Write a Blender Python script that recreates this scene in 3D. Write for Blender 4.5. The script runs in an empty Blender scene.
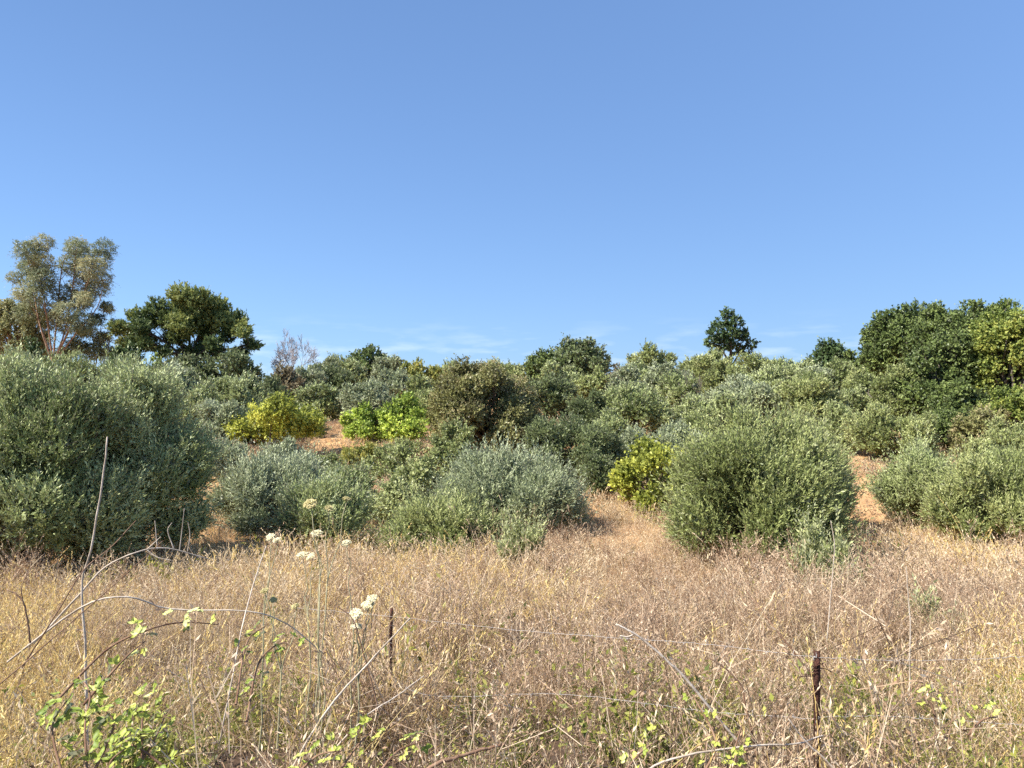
import bpy, math, random
import numpy as np
rng = np.random.default_rng(7)
random.seed(7)
C = bpy.context.scene.collection
F = 788.0; HY = 415.0; EYE = 2.4

# ------------------------------------------------------------------ terrain
def lerp(y, xs, zs): return np.interp(y, xs, zs)
def terrain(x, y):
    x = np.asarray(x, float); y = np.asarray(y, float)
    z = lerp(y, [-500, 1.2, 2.7, 6.5, 10, 15, 19, 26, 35, 50, 62, 75, 110, 200, 900],
             [0.8, 0.8, 0.76, 0.12, -0.2, -0.45, -0.35, 0.45, 1.6, 3.4, 4.25, 4.4, 2.5, -6, -30])
    far = np.clip((y-5)/20, 0, 1)*np.clip((150-y)/60, 0, 1)
    z = z + far*(0.22*np.sin(x*0.21+1.0)*np.sin(y*0.17) + 0.12*np.sin(x*0.6+y*0.33))
    z = z + 0.04*np.sin(x*2.1+y*1.3)*np.sin(y*2.7-x) * np.clip((y-1.5)/3, 0, 1)*np.clip((120-y)/60,0,1)
    z = z + np.clip((x-10)/30, 0, 1)*np.clip((y-25)/20, 0, 1)*0.5*np.clip((150-y)/60, 0, 1)
    return z
def X(px, D): return (px-512)/F*D
def Z(py, D): return EYE+(HY-py)/F*D

# ------------------------------------------------------------------ mesh building
def mesh_from(name, V, Q, mat, rnd=None, parent=None, T=None, smooth=False):
    """V (n,3); Q (m,4) quads; T (k,3) tris"""
    me = bpy.data.meshes.new(name)
    V = np.asarray(V, np.float32)
    nq = 0 if Q is None else len(Q); nt = 0 if T is None else len(T)
    me.vertices.add(len(V)); me.vertices.foreach_set('co', V.ravel())
    loops = []
    if nq: loops.append(np.asarray(Q, np.int32).ravel())
    if nt: loops.append(np.asarray(T, np.int32).ravel())
    loops = np.concatenate(loops)
    me.loops.add(len(loops)); me.loops.foreach_set('vertex_index', loops)
    starts = np.concatenate([np.arange(nq)*4, nq*4+np.arange(nt)*3]).astype(np.int32)
    me.polygons.add(nq+nt); me.polygons.foreach_set('loop_start', starts)
    me.update(calc_edges=True)
    if smooth: me.polygons.foreach_set('use_smooth', np.ones(nq+nt, bool))
    if rnd is not None:
        at = me.attributes.new('rnd', 'FLOAT', 'FACE'); at.data.foreach_set('value', np.asarray(rnd, np.float32))
    me.materials.append(mat)
    o = bpy.data.objects.new(name, me); C.objects.link(o)
    if parent is not None: o.parent = parent
    return o
def norm(v): return v/np.maximum(np.linalg.norm(v, axis=-1, keepdims=True), 1e-9)
def perp(d):
    r = rng.normal(size=d.shape); r -= (r*d).sum(-1, keepdims=True)*d
    return norm(r)

def smooth_path_(pts, n=15):
    pts = np.asarray(pts, float); m = len(pts); out = []
    p = np.vstack([2*pts[0]-pts[1], pts, 2*pts[-1]-pts[-2]])
    for i in range(m-1):
        a, b, c, d = p[i:i+4]
        for t in np.linspace(0, 1, n//(m-1), endpoint=False):
            out.append(0.5*((2*b)+(-a+c)*t+(2*a-5*b+4*c-d)*t*t+(-a+3*b-3*c+d)*t**3))
    out.append(pts[-1]); return np.array(out)
class Tubes:
    def __init__(s): s.V=[]; s.Q=[]; s.n=0
    def add(s, pts, rad, sides=7, cap=True):
        pts = np.asarray(pts, float); rad = np.asarray(rad, float)*np.ones(len(pts))
        t = np.gradient(pts, axis=0); t = norm(t)
        up = np.array([0.31, 0.2, 0.93]); 
        if abs(t[0]@up) > 0.9: up = np.array([1., 0.1, 0])
        a = norm(np.cross(t, up)); b = np.cross(t, a)
        th = np.arange(sides)/sides*2*math.pi
        ring = pts[:, None]+rad[:, None, None]*(np.cos(th)[None, :, None]*a[:, None]+np.sin(th)[None, :, None]*b[:, None])
        n = len(pts); s.V.append(ring.reshape(-1, 3))
        i = np.arange(n-1)[:, None]*sides+np.arange(sides)[None]
        j = np.arange(n-1)[:, None]*sides+(np.arange(sides)[None]+1) % sides
        q = np.stack([i, j, j+sides, i+sides], -1).reshape(-1, 4)+s.n
        s.Q.append(q); s.n += n*sides
        if cap:
            s.V.append(pts[-1:]+t[-1:]*rad[-1]*0.7)
            k = s.n-sides; ap = s.n
            q2 = np.array([[k+m, k+(m+1) % sides, ap, ap] for m in range(sides)])
            s.caps = getattr(s, 'caps', []); s.caps.append(q2[:, :3]); s.n += 1
    def build(s, name, mat, parent=None, smooth=True):
        T = np.concatenate(s.caps) if getattr(s, 'caps', None) else None
        return mesh_from(name, np.concatenate(s.V), np.concatenate(s.Q), mat, None, parent, T, smooth)
def wob(p0, p1, n=6, amp=0.08, sag=0.0):
    p0 = np.asarray(p0, float); p1 = np.asarray(p1, float)
    t = np.linspace(0, 1, n)[:, None]; L = np.linalg.norm(p1-p0)
    w = rng.normal(size=(n, 3))*amp*L; w[0] = 0; w[-1] = 0
    w = (w+np.roll(w, 1, 0)*0.5); w[0] = 0; w[-1] = 0
    return p0*(1-t)+p1*t+w*np.sin(t*math.pi)+np.array([0, 0, sag*L])*np.sin(t*math.pi)

# ------------------------------------------------------------------ materials
def new_mat(name):
    m = bpy.data.materials.new(name); m.use_nodes = True
    nt = m.node_tree; nt.nodes.clear(); return m, nt, nt.nodes.new, nt.links.new
GAIN = [2.05]
def leaf_mat(name, cols, under=None, rough=0.5, trans=0.3, spec=0.3):
    m, nt, N, L = new_mat(name)
    at = N('ShaderNodeAttribute'); at.attribute_name = 'rnd'
    r = N('ShaderNodeValToRGB'); r.color_ramp.interpolation = 'LINEAR'
    e = r.color_ramp.elements
    while len(e) < len(cols): e.new(0.5)
    cols = [tuple(min(v*GAIN[0], 0.85) for v in c) for c in cols]
    if under: under = tuple(v*1.25 for v in under)
    for i, c in enumerate(cols):
        e[i].position = i/(len(cols)-1); e[i].color = (*c, 1)
    L(at.outputs['Fac'], r.inputs[0]); col = r.outputs[0]
    if under:
        g = N('ShaderNodeNewGeometry'); mx = N('ShaderNodeMix'); mx.data_type = 'RGBA'
        L(g.outputs['Backfacing'], mx.inputs[0]); L(col, mx.inputs[6]); mx.inputs[7].default_value = (*under, 1)
        col = mx.outputs[2]
    p = N('ShaderNodeBsdfPrincipled'); L(col, p.inputs['Base Color'])
    p.inputs['Roughness'].default_value = rough; p.inputs['Specular IOR Level'].default_value = spec
    tr = N('ShaderNodeBsdfTranslucent'); L(col, tr.inputs[0])
    ms = N('ShaderNodeMixShader'); ms.inputs[0].default_value = trans
    L(p.outputs[0], ms.inputs[1]); L(tr.outputs[0], ms.inputs[2])
    o = N('ShaderNodeOutputMaterial'); L(ms.outputs[0], o.inputs[0])
    return m
def noise_mat(name, c1, c2, scale=8, rough=0.9, c3=None, detail=8, bump=0.3, stretch=None, spec=0.1, metal=0):
    m, nt, N, L = new_mat(name)
    tc = N('ShaderNodeTexCoord'); mp = N('ShaderNodeMapping'); L(tc.outputs['Object'], mp.inputs[0])
    if stretch: mp.inputs['Scale'].default_value = stretch
    n = N('ShaderNodeTexNoise'); n.inputs['Scale'].default_value = scale; n.inputs['Detail'].default_value = detail
    n.inputs['Roughness'].default_value = 0.65
    L(mp.outputs[0], n.inputs[0])
    r = N('ShaderNodeValToRGB'); e = r.color_ramp.elements
    e[0].position = 0.35; e[0].color = (*c1, 1); e[1].position = 0.65; e[1].color = (*c2, 1)
    if c3: k = e.new(0.5); k.color = (*c3, 1)
    L(n.outputs[0], r.inputs[0])
    p = N('ShaderNodeBsdfPrincipled'); L(r.outputs[0], p.inputs['Base Color'])
    p.inputs['Roughness'].default_value = rough; p.inputs['Specular IOR Level'].default_value = spec
    p.inputs['Metallic'].default_value = metal
    b = N('ShaderNodeBump'); b.inputs['Strength'].default_value = bump; b.inputs['Distance'].default_value = 0.05
    L(n.outputs[0], b.inputs['Height']); L(b.outputs[0], p.inputs['Normal'])
    o = N('ShaderNodeOutputMaterial'); L(p.outputs[0], o.inputs[0])
    return m

BARK = noise_mat('bark_grey', (0.09, 0.075, 0.06), (0.24, 0.21, 0.17), 6, stretch=(4, 4, 1))
BARK_RED = noise_mat('bark_orange', (0.20, 0.115, 0.075), (0.42, 0.28, 0.19), 3, stretch=(4, 4, 1))
BARK_DARK = noise_mat('bark_dark', (0.05, 0.035, 0.028), (0.15, 0.11, 0.085), 6, stretch=(4, 4, 1))
TWIG = noise_mat('bare_twig', (0.22, 0.19, 0.19), (0.40, 0.36, 0.36), 5)
STICK = noise_mat('bleached_stick', (0.34, 0.27, 0.20), (0.62, 0.53, 0.43), 14)
CANE = noise_mat('brown_cane', (0.13, 0.07, 0.045), (0.30, 0.19, 0.12), 14)

LM = {}
def mats():
    g = leaf_mat
    LM['olive'] = g('leaf_olive', [(0.085,0.108,0.036),(0.135,0.158,0.056),(0.195,0.218,0.09),(0.26,0.28,0.14)], under=(0.24,0.25,0.15), rough=0.45, trans=0.2)
    LM['olive_grey'] = g('leaf_olive_grey', [(0.085,0.10,0.044),(0.13,0.148,0.075),(0.18,0.20,0.11),(0.25,0.265,0.165)], under=(0.26,0.275,0.19), rough=0.47, trans=0.2)
    LM['olive_green'] = g('leaf_olive_green', [(0.070,0.086,0.026),(0.115,0.134,0.044),(0.165,0.185,0.066),(0.23,0.238,0.10)], under=(0.24,0.25,0.13), rough=0.47, trans=0.22)
    LM['olive_dark'] = g('leaf_olive_dark', [(0.045,0.060,0.022),(0.075,0.092,0.034),(0.115,0.135,0.055)], under=(0.16,0.175,0.10), rough=0.45, trans=0.22)
    LM['oak'] = g('leaf_oak', [(0.036,0.052,0.015),(0.068,0.090,0.025),(0.112,0.138,0.040)], under=(0.09,0.11,0.045), rough=0.45, trans=0.24)
    LM['oak_yellow'] = g('leaf_oak_yellow', [(0.045,0.062,0.016),(0.085,0.11,0.026),(0.145,0.17,0.038),(0.21,0.21,0.05)], rough=0.5, trans=0.35)
    LM['dark'] = g('leaf_dark', [(0.022,0.038,0.014),(0.038,0.060,0.022),(0.06,0.085,0.030)], rough=0.45, trans=0.22)
    LM['pine'] = g('leaf_pine', [(0.030,0.048,0.020),(0.060,0.082,0.028),(0.105,0.125,0.038),(0.18,0.185,0.055)], rough=0.5, trans=0.3)
    LM['euc'] = g('leaf_euc', [(0.07,0.085,0.045),(0.115,0.13,0.07),(0.16,0.165,0.09),(0.23,0.20,0.10)], rough=0.42, trans=0.3)
    LM['euc_brown'] = g('leaf_euc_brown', [(0.09,0.095,0.04),(0.14,0.14,0.06),(0.20,0.18,0.075)], rough=0.5, trans=0.3)
    LM['yellow'] = g('leaf_yellow', [(0.06,0.072,0.018),(0.15,0.165,0.03),(0.26,0.27,0.048),(0.39,0.38,0.08)], rough=0.5, trans=0.4)
    LM['lime'] = g('leaf_lime', [(0.05,0.075,0.016),(0.13,0.17,0.03),(0.25,0.31,0.055),(0.38,0.42,0.09)], rough=0.45, trans=0.4)
    LM['yellowish'] = g('leaf_golden_green', [(0.07,0.08,0.022),(0.12,0.13,0.035),(0.18,0.175,0.045),(0.25,0.22,0.06)], rough=0.5, trans=0.3)
    LM['pear'] = g('leaf_pear', [(0.07,0.060,0.032),(0.10,0.10,0.036),(0.145,0.145,0.052),(0.22,0.18,0.10)], rough=0.45, trans=0.25, spec=0.3)
    LM['brown'] = g('leaf_brown', [(0.075,0.062,0.036),(0.12,0.10,0.058),(0.165,0.14,0.085)], rough=0.7, trans=0.2)
    LM['sprout'] = g('leaf_sprout', [(0.13,0.15,0.055),(0.20,0.215,0.088),(0.29,0.30,0.14)], under=(0.28,0.29,0.16), rough=0.5, trans=0.25)
    LM['bramble'] = g('leaf_bramble', [(0.07,0.105,0.02),(0.15,0.18,0.03),(0.28,0.29,0.06),(0.48,0.45,0.20)], under=(0.32,0.32,0.20), rough=0.5, trans=0.3)
mats()

# ------------------------------------------------------------------ foliage
def leaves(P, Dr, L, W, flat=0.0, up=None):
    """leaf diamonds at P pointing Dr. returns V,Q"""
    n = len(P); side = perp(Dr)
    if up is not None:                       # turn faces towards the light side of the crown
        s2 = np.cross(Dr, norm(up+rng.normal(size=up.shape)*0.36)); side = norm(s2+1e-6)
    L = L[:, None]; W = W[:, None]
    nrm = np.cross(side, Dr)
    a = P; b = P+Dr*L*0.45+side*W*0.5; c = P+Dr*L+nrm*L*0.12; d = P+Dr*L*0.45-side*W*0.5
    V = np.stack([a, b, c, d], 1).reshape(-1, 3)
    return V, np.arange(n*4).reshape(n, 4)
def shoots(P, Dr, Ls, k, lL, lW, spread=0.8, bend=0.0, upv=None):
    """k leaves along each shoot"""
    n = len(P)
    t = (np.arange(k)[None, :]+rng.random((n, k)))/k
    pos = P[:, None]+Dr[:, None]*(t*Ls[:, None])[..., None]
    pos[..., 2] += -bend*(t**2)*Ls[:, None]
    D = np.repeat(Dr[:, None], k, 1).reshape(-1, 3)
    D2 = norm(D+perp(D)*spread*(0.6+0.8*rng.random((n*k, 1)))+np.array([0, 0, -bend*1.2]))
    sc = np.repeat(0.7+0.6*rng.random(n), k)*(0.75+0.5*rng.random(n*k))
    up = None if upv is None else np.repeat(upv, k, 0)
    V, Q = leaves(pos.reshape(-1, 3), D2, lL*sc, lW*sc, up=up)
    return V, Q
def make_lobes(c, R, n, f, zcut=-0.55, jit=0.12):
    i = np.arange(n)+0.5; ph = np.arccos(1-2*i/n); th = math.pi*(1+5**0.5)*i+rng.random()*6
    d = np.stack([np.cos(th)*np.sin(ph), np.sin(th)*np.sin(ph), np.cos(ph)], 1)
    d = norm(d+rng.normal(size=d.shape)*0.18); d = d[d[:, 2] > zcut]
    rf = f*(0.6+0.7*rng.random(len(d)))
    cen = c+d*R*((1-rf)*(1+jit*rng.normal(size=len(d)))[:])[:, None]
    sd = d[rng.integers(0, len(d), int(n*0.7))]; sd = norm(sd+rng.normal(size=sd.shape)*0.25); sd = sd[sd[:, 2] > -0.3]
    sf = 0.12+0.13*rng.random(len(sd)); scn = c+sd*R*(0.80+0.16*rng.random((len(sd), 1)))
    rf = np.concatenate([rf, sf]); cen = np.vstack([cen, scn])
    rad = R[None]*rf[:, None]; rad = rad*(0.5)+rad.mean(1, keepdims=True)*0.5
    cen = np.vstack([cen, c[None]]); rad = np.vstack([rad, R[None]*0.58])
    return cen, rad
def sample_lobes(cen, rad, n, shell=0.3, keep_in=0.12):
    area = (rad**2).sum(1); area[-1] *= 0.35; pr = area/area.sum()
    li = rng.choice(len(cen), n, p=pr)
    d = norm(rng.normal(size=(n, 3))); r = 1-shell*rng.random(n)**1.6
    r *= 1+0.17*np.sin(d[:, 0]*6+li*1.7)*np.sin(d[:, 1]*7+li)+0.14*np.sin(d[:, 2]*9+li*2.3)
    P = cen[li]+d*rad[li]*r[:, None]
    inside = np.zeros(n, bool)
    for k in range(len(cen)):
        q = (((P-cen[k])/rad[k])**2).sum(1) < 0.72**2
        inside |= q & (li != k)
    keep = ~inside | (rng.random(n) < keep_in)
    return P[keep], d[keep], li[keep]

STY = dict(
  olive=dict(L=0.064, W=0.019, shoot=0.55, k=18, up=0.95, rn=0.42, spread=0.75, f=0.30, n=22, lai=3.4),
  olive_far=dict(L=0.06, W=0.026, shoot=0.34, k=10, up=0.5, rn=0.36, spread=0.8, f=0.33, n=15, lai=2.9),
  oak=dict(L=0.085, W=0.06, shoot=0.30, k=8, up=0.15, rn=0.6, spread=1.2, f=0.27, n=30, lai=2.4),
  bush=dict(L=0.06, W=0.035, shoot=0.30, k=9, up=0.4, rn=0.6, spread=1.0, f=0.28, n=20, lai=2.4),
  yellow=dict(L=0.075, W=0.055, shoot=0.30, k=7, up=0.5, rn=0.5, spread=1.1, f=0.30, n=14, lai=2.3),
  euc=dict(L=0.085, W=0.022, shoot=0.6, k=9, up=0.1, rn=0.8, spread=0.7, f=0.19, n=34, lai=1.5, bend=0.5),
  pine=dict(L=0.11, W=0.022, shoot=0.28, k=13, up=0.9, rn=0.5, spread=1.0, f=0.24, n=34, lai=2.6),
  sprout=dict(L=0.06, W=0.02, shoot=0.65, k=26, up=2.2, rn=0.3, spread=0.7, f=0.4, n=8, lai=1.2),
)
count = [0]
GROUND_OBJS = []
def tree(name, label, cat, px, w, top, D, style='olive', mat='olive', group=None, bark=BARK, base=0.0, depth=0.9,
         n=None, lai=1.0, f=None, zcut=-0.5, lobes=None, leaf=1.0, sparse_core=False, stems=None, bot=None, trunk_r=None, xshape=None, fork_h=None, limbs=4, lmul=1.1):
    st = dict(STY[style]); x = X(px, D); y = D; g = float(terrain(x, y)); zt = Z(top, D); h = zt-g
    assert h > 0.5, (label, h)
    root = bpy.data.objects.new(name, None); C.objects.link(root); root.location = (x, y, g-0.03)
    root['label'] = label; root['category'] = cat
    if group: root['group'] = group
    px_m = D/F
    lL = max(st['L'], 2.1*px_m)*leaf; asp = st['W']/st['L']; 
    if st['L'] < 2.1*px_m: asp = max(asp, 0.42)
    lW = lL*asp
    sh = max(st['shoot'], 3.0*lL) if style != 'sprout' else st['shoot']*min(1, h/1.2)
    rx = max(0.25, w/2*px_m*1.06-sh*0.3); zb = base*h if base > 0 else -0.2*h
    if bot is not None: zb = max(0, Z(bot, D)-g)
    rz = max((h-sh*0.45-zb)/2, 0.25); R = np.array([rx, rx*depth, rz]); c = np.array([0, 0, zb+rz])
    if lobes is not None:       # (dx px, py, radius px) lobes given one by one
        cen = np.array([[(l[0]-px)*px_m, (rng.random()-0.5)*rx*0.9*depth if len(l) < 4 else l[3], Z(l[1], D)-g] for l in lobes])
        rad = np.array([[l[2]*px_m*lmul]*3 for l in lobes])*np.array([1.05, 1.0, 0.85])
        sh = min(sh, float(rad.mean())*0.9); cen = np.vstack([cen, c[None]]); rad = np.vstack([rad, rad[:1]*0.5])
    else:
        cen, rad = make_lobes(c, R, n or st['n'], f or st['f'], zcut)
        if xshape: cen[:, 2] += xshape*cen[:, 0]; 
    A = (rad**2).sum(1)/3*4*math.pi; surf = A.sum()*0.42
    nl = st['lai']*lai*surf/(0.5*lL*lW); k = st['k']; ns = int(min(nl, 330000)/k)
    P, d, li = sample_lobes(cen, rad, ns, keep_in=0.25)
    kp = P[:, 2] > 0.03; P, d, li = P[kp], d[kp], li[kp]
    glob = norm((P-c)/R)
    Dr = norm(d*0.6+glob*0.5+np.array([0, 0, st['up']])+rng.normal(size=P.shape)*st['rn'])
    Ls = sh*(0.4+(1.9 if style == 'olive' else 1.3)*rng.random(len(P))**4)
    P = P-Dr*(Ls*0.45)[:, None]
    upv = norm(d*0.7+glob*0.7+np.array([-0.25, -0.1, 0.5])) if style != 'sprout' else None
    V, Q = shoots(P, Dr, Ls, k, lL, lW, st['spread'], st.get('bend', 0), upv=upv)
    rn = np.clip(0.5*np.repeat(rng.random(len(P)), k)+0.5*rng.random(len(P)*k)*1.0 + np.repeat((rng.random(len(cen))-0.5)[li]*0.65, k), 0, 1)
    # deeper, larger leaves so that daylight does not pass straight through
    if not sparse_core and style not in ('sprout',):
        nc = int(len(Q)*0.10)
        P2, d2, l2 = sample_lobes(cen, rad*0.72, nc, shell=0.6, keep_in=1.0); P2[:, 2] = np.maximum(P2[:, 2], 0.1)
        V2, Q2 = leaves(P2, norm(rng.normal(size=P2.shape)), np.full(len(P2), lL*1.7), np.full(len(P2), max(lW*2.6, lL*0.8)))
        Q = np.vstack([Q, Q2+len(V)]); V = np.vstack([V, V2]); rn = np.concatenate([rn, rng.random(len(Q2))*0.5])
    V[:, 2] = np.maximum(V[:, 2], 0.02)
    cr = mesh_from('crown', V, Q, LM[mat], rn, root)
    count[0] += len(Q)
    # wood
    tb = Tubes(); tr = trunk_r or max(0.03, 0.022*h); ns_ = stems or (1 if zb > 0.25*h else 3)
    fork = np.array([0, 0, max(0.25, zb*0.75 if zb > 0.3 else 0.2*h)])
    for s in range(ns_):
        off = np.array([rng.normal()*0.12, rng.normal()*0.12, 0])*(ns_ > 1)*h*0.25
        p1 = fork+off*2
        tb.add(wob(off, p1, 5, 0.03), np.linspace(tr*1.25, tr*0.85, 5), 8)
        if lobes is not None:
            hz = fork_h if fork_h is not None else fork[2]; p1 = np.array([0, 0, hz]); tb.add(wob(off, p1, 5, 0.02), np.linspace(tr*1.3, tr, 5), 8)
            L_ = cen[:-1]; ang = np.arctan2(L_[:, 0]-p1[0], np.maximum(L_[:, 2]-p1[2], 0.2)); order = np.argsort(ang)
            for grp in np.array_split(order, limbs):
                if len(grp) == 0: continue
                far_ = grp[np.argmax(np.linalg.norm(L_[grp]-p1, axis=1))]; mid_ = L_[grp].mean(0)
                path = smooth_path_([p1, p1*0.55+mid_*0.45+rng.normal(size=3)*0.1, mid_, L_[far_]])
                tb.add(path, np.linspace(tr*0.62, tr*0.16, len(path)), 6)
                for q in grp:
                    zz = L_[q][2]-0.35*np.linalg.norm(L_[q]-p1); k_ = np.argmin(np.linalg.norm(path-(L_[q]*0.6+p1*0.4), axis=1))
                    tb.add(wob(path[k_], L_[q], 6, 0.05), np.linspace(tr*0.26, tr*0.08, 6), 5)
                    for _ in range(3): tb.add(wob(L_[q]*0.8+path[k_]*0.2, L_[q]+norm(rng.normal(size=3))*rad[q]*0.8, 4, 0.06), np.linspace(tr*0.10, tr*0.04, 4), 4)
            break
        sel = [q for q in range(len(cen)) if q % ns_ == s]
        for q in sel:
            if cen[q][2] < 0.15: continue
            e = cen[q]+(cen[q]-c)*(0.1 if lobes is None else 0.0); mid = p1*0.45+e*0.55+np.array([0, 0, 0.04*h])
            pts = np.vstack([wob(p1, mid, 4, 0.04), wob(mid, e, 4, 0.05)[1:]])
            tb.add(pts, np.linspace(tr*0.6, tr*0.12, len(pts))*(1 if lobes is None else 0.55), 6)
            for _ in range(3 if rad[q].mean() > 0.3 else 1):
                e2 = cen[q]+norm(rng.normal(size=3)+np.array([0, 0, .3]))*rad[q]*(1.12 if style == 'olive' else 0.9); e2[2] = max(e2[2], 0.1)
                tb.add(wob(pts[3+(_ % 3)], e2, 5, 0.06), np.linspace(tr*0.22, tr*0.05, 5), 4)
    tb.build('trunk', bark, root)
    return root
def bare_tree(name, label, cat, px, w, top, D, mat=TWIG, group=None, levels=5, thick=1.0, spread=0.55):
    x = X(px, D); g = float(terrain(x, D)); h = Z(top, D)-g
    root = bpy.data.objects.new(name, None); C.objects.link(root); root.location = (x, D, g-0.03)
    root['label'] = label; root['category'] = cat
    if group: root['group'] = group
    trunk = Tubes(); tw = Tubes(); minr = 0.2*D/F*thick
    def rec(p, d, L, r, lv):
        e = p+d*L
        T = trunk if lv >= levels-1 else tw
        T.add(wob(p, e, 4, 0.06), np.linspace(max(r, minr), max(r*0.6, minr*0.8), 4), 5 if lv > 2 else 3)
        if lv == 0: return
        nb = 3 if lv > 1 else 4
        for _ in range(nb):
            dd = norm(d+rng.normal(size=3)*spread+np.array([0, 0, 0.12]))
            s = 0.55+0.45*rng.random()
            rec(p+(e-p)*s, dd, L*(0.62+0.2*rng.random()), r*0.55, lv-1)
    for _ in range(3):
        d = norm(np.array([rng.normal()*0.35, rng.normal()*0.3, 1]))
        rec(np.zeros(3), d, h*0.34, h*0.012, levels)
    V = np.concatenate(tw.V); s = h/max(V[:, 2].max(), .1); sx = min(2, (w/2*D/F)/np.abs(V[:, 0]).max()); 
    for T in (trunk, tw): T.V = [v*np.array([sx, sx, s]) for v in T.V]
    trunk.build('trunk', mat, root); tw.build('branches', mat, root)
    return root

OL = 'olive trees on the hillside'
# ------------------------------------------------------------------ near row
tree('olive_tree', 'big grey-green olive cut by the left edge, in front of the tall gum tree', 'olive tree', 42, 215, 360, 13.8, 'olive', 'olive', OL, lai=1.0)
tree('olive_tree', 'big olive behind the tall bare dead stem, dark low on its right side', 'olive tree', 138, 152, 352, 15.0, 'olive', 'olive', OL, lai=1.0)
tree('olive_tree', 'low blue-grey olive bush just below the wide yellow bush', 'olive tree', 272, 118, 448, 18, 'olive', 'olive_grey', OL)
tree('olive_tree', 'small grey-green olive bush behind the dry cream carrot flower heads', 'olive tree', 330, 100, 470, 16.3, 'olive', 'olive', OL)
tree('shrub', 'low fine-leaved fresh green shrub at the left foot of the silvery centre olive bush', 'shrub', 440, 118, 486, 16, 'olive', 'olive_green', None)
tree('olive_tree', 'wide silvery olive bush in the centre at the back edge of the dry meadow', 'olive tree', 514, 155, 442, 18.5, 'olive', 'olive_grey', OL)
tree('olive_tree', 'big yellowish-green olive bush standing furthest into the meadow, right of the yellow bush', 'olive tree', 757, 178, 405, 14.3, 'olive', 'olive_green', OL)
tree('olive_tree', 'olive rising just behind the right shoulder of the big bush in the meadow', 'olive tree', 794, 104, 402, 18.5, 'olive', 'olive_green', OL)
tree('olive_tree', 'olive bush with a dark left side, right of the bare tan slope gap', 'olive tree', 924, 92, 438, 19, 'olive', 'olive', OL)
tree('olive_tree', 'big pale green olive bush cut by the right edge of the photo', 'olive tree', 990, 135, 440, 17, 'olive', 'olive_green', OL)
tree('olive_tree', 'rounded olive top behind the bush cut by the right edge', 'olive tree', 1004, 72, 416, 23, 'olive_far', 'olive_green', OL)
tree('olive_sapling', 'pale silvery young olive shoots in front of the centre olive bush', 'olive sapling', 520, 62, 505, 14.2, 'sprout', 'sprout', 'young olive shoots in the meadow', n=6, stems=6, trunk_r=0.010, lai=5)
tree('olive_sapling', 'pale upright young olive shoots beside the right foot of the big meadow bush', 'olive sapling', 824, 84, 512, 11, 'sprout', 'sprout', 'young olive shoots in the meadow', n=9, stems=7, trunk_r=0.012, lai=3.5)
tree('olive_sapling', 'low pale shoots out in the dry meadow near the right side of the photo', 'olive sapling', 925, 78, 580, 8.3, 'sprout', 'sprout', 'young olive shoots in the meadow', n=7, stems=5, trunk_r=0.008, lai=3)
# ------------------------------------------------------------------ middle slope
tree('wild_pear_tree', 'brownish-green wild pear tree in the centre, behind the silvery olive bush', 'pear tree', 483, 112, 355, 28, 'bush', 'pear', None, bark=BARK_DARK, n=30, lai=1.35, leaf=0.95)
tree('olive_tree', 'dark olive with deep shadow on its right, between the silvery bush and the yellow bush', 'olive tree', 574, 100, 411, 25, 'olive_far', 'olive_dark', OL)
tree('yellow_shrub', 'bright yellow leafy bush tucked against the left of the big meadow bush', 'shrub', 667, 104, 432, 20.5, 'yellow', 'yellow', 'yellow-leaved bushes', bark=BARK_DARK)
tree('yellow_shrub', 'wide bright yellow bush sloping up to the right, on the left part of the slope', 'shrub', 270, 98, 392, 29, 'yellow', 'yellow', 'yellow-leaved bushes', bark=BARK_DARK, lmul=1.05,
     lobes=[(285,408,14),(268,414,13),(300,415,12),(315,420,9),(252,424,12),(236,430,11),(290,425,16),(265,432,16),(280,402,8),(310,428,10)])
tree('lime_shrub', 'round lime green bush, the left one of the lime pair beside the bare slope', 'shrub', 366, 54, 402, 32, 'yellow', 'lime', 'lime green bushes', bark=BARK_DARK)
tree('lime_shrub', 'taller lime green bush, the right one of the lime pair beside the bare slope', 'shrub', 404, 46, 392, 32, 'yellow', 'lime', 'lime green bushes', bark=BARK_DARK, lmul=1.3,
     lobes=[(405,402,9),(396,412,9),(413,414,10),(396,428,11),(415,428,10),(405,438,12),(388,436,8)])
tree('shrub', 'thin yellowish shrub below the lime bushes among dry grass', 'shrub', 392, 60, 440, 25, 'bush', 'olive_green', None, lai=0.7)
tree('olive_tree', 'dark round olive right below the pine', 'olive tree', 240, 64, 372, 36, 'olive_far', 'olive', OL)
tree('olive_tree', 'olive between the left pair of big olives and the wide yellow bush', 'olive tree', 220, 58, 396, 30, 'olive_far', 'olive_grey', OL)
tree('olive_tree', 'low bluish olive half behind the right side of the dark-based olive', 'olive tree', 222, 62, 432, 24, 'olive_far', 'olive_grey', OL)
tree('olive_tree', 'small rounded pale olive above the tan bare patch', 'olive tree', 318, 44, 378, 38, 'olive_far', 'olive', OL)
tree('olive_tree', 'olive above the left lime bush', 'olive tree', 368, 56, 376, 37, 'olive_far', 'olive_grey', OL)
tree('olive_tree', 'dark olive on the slope between the bare tree and the lime pair', 'olive tree', 330, 54, 360, 46, 'olive_far', 'olive_dark', OL)
tree('olive_tree', 'pale olive just right of the lime pair, low behind the wild pear', 'olive tree', 432, 48, 385, 36, 'olive_far', 'olive_green', OL)
tree('olive_tree', 'grey olive above the taller lime bush', 'olive tree', 396, 52, 366, 43, 'olive_far', 'olive_grey', OL)
tree('golden_tree', 'golden-green tree top on the skyline left of the wild pear', 'tree', 418, 50, 355, 45, 'bush', 'yellowish', None)
tree('olive_tree', 'dark olive right behind the shoulder of the wild pear', 'olive tree', 548, 56, 366, 38, 'olive_far', 'olive_dark', OL)
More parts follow.
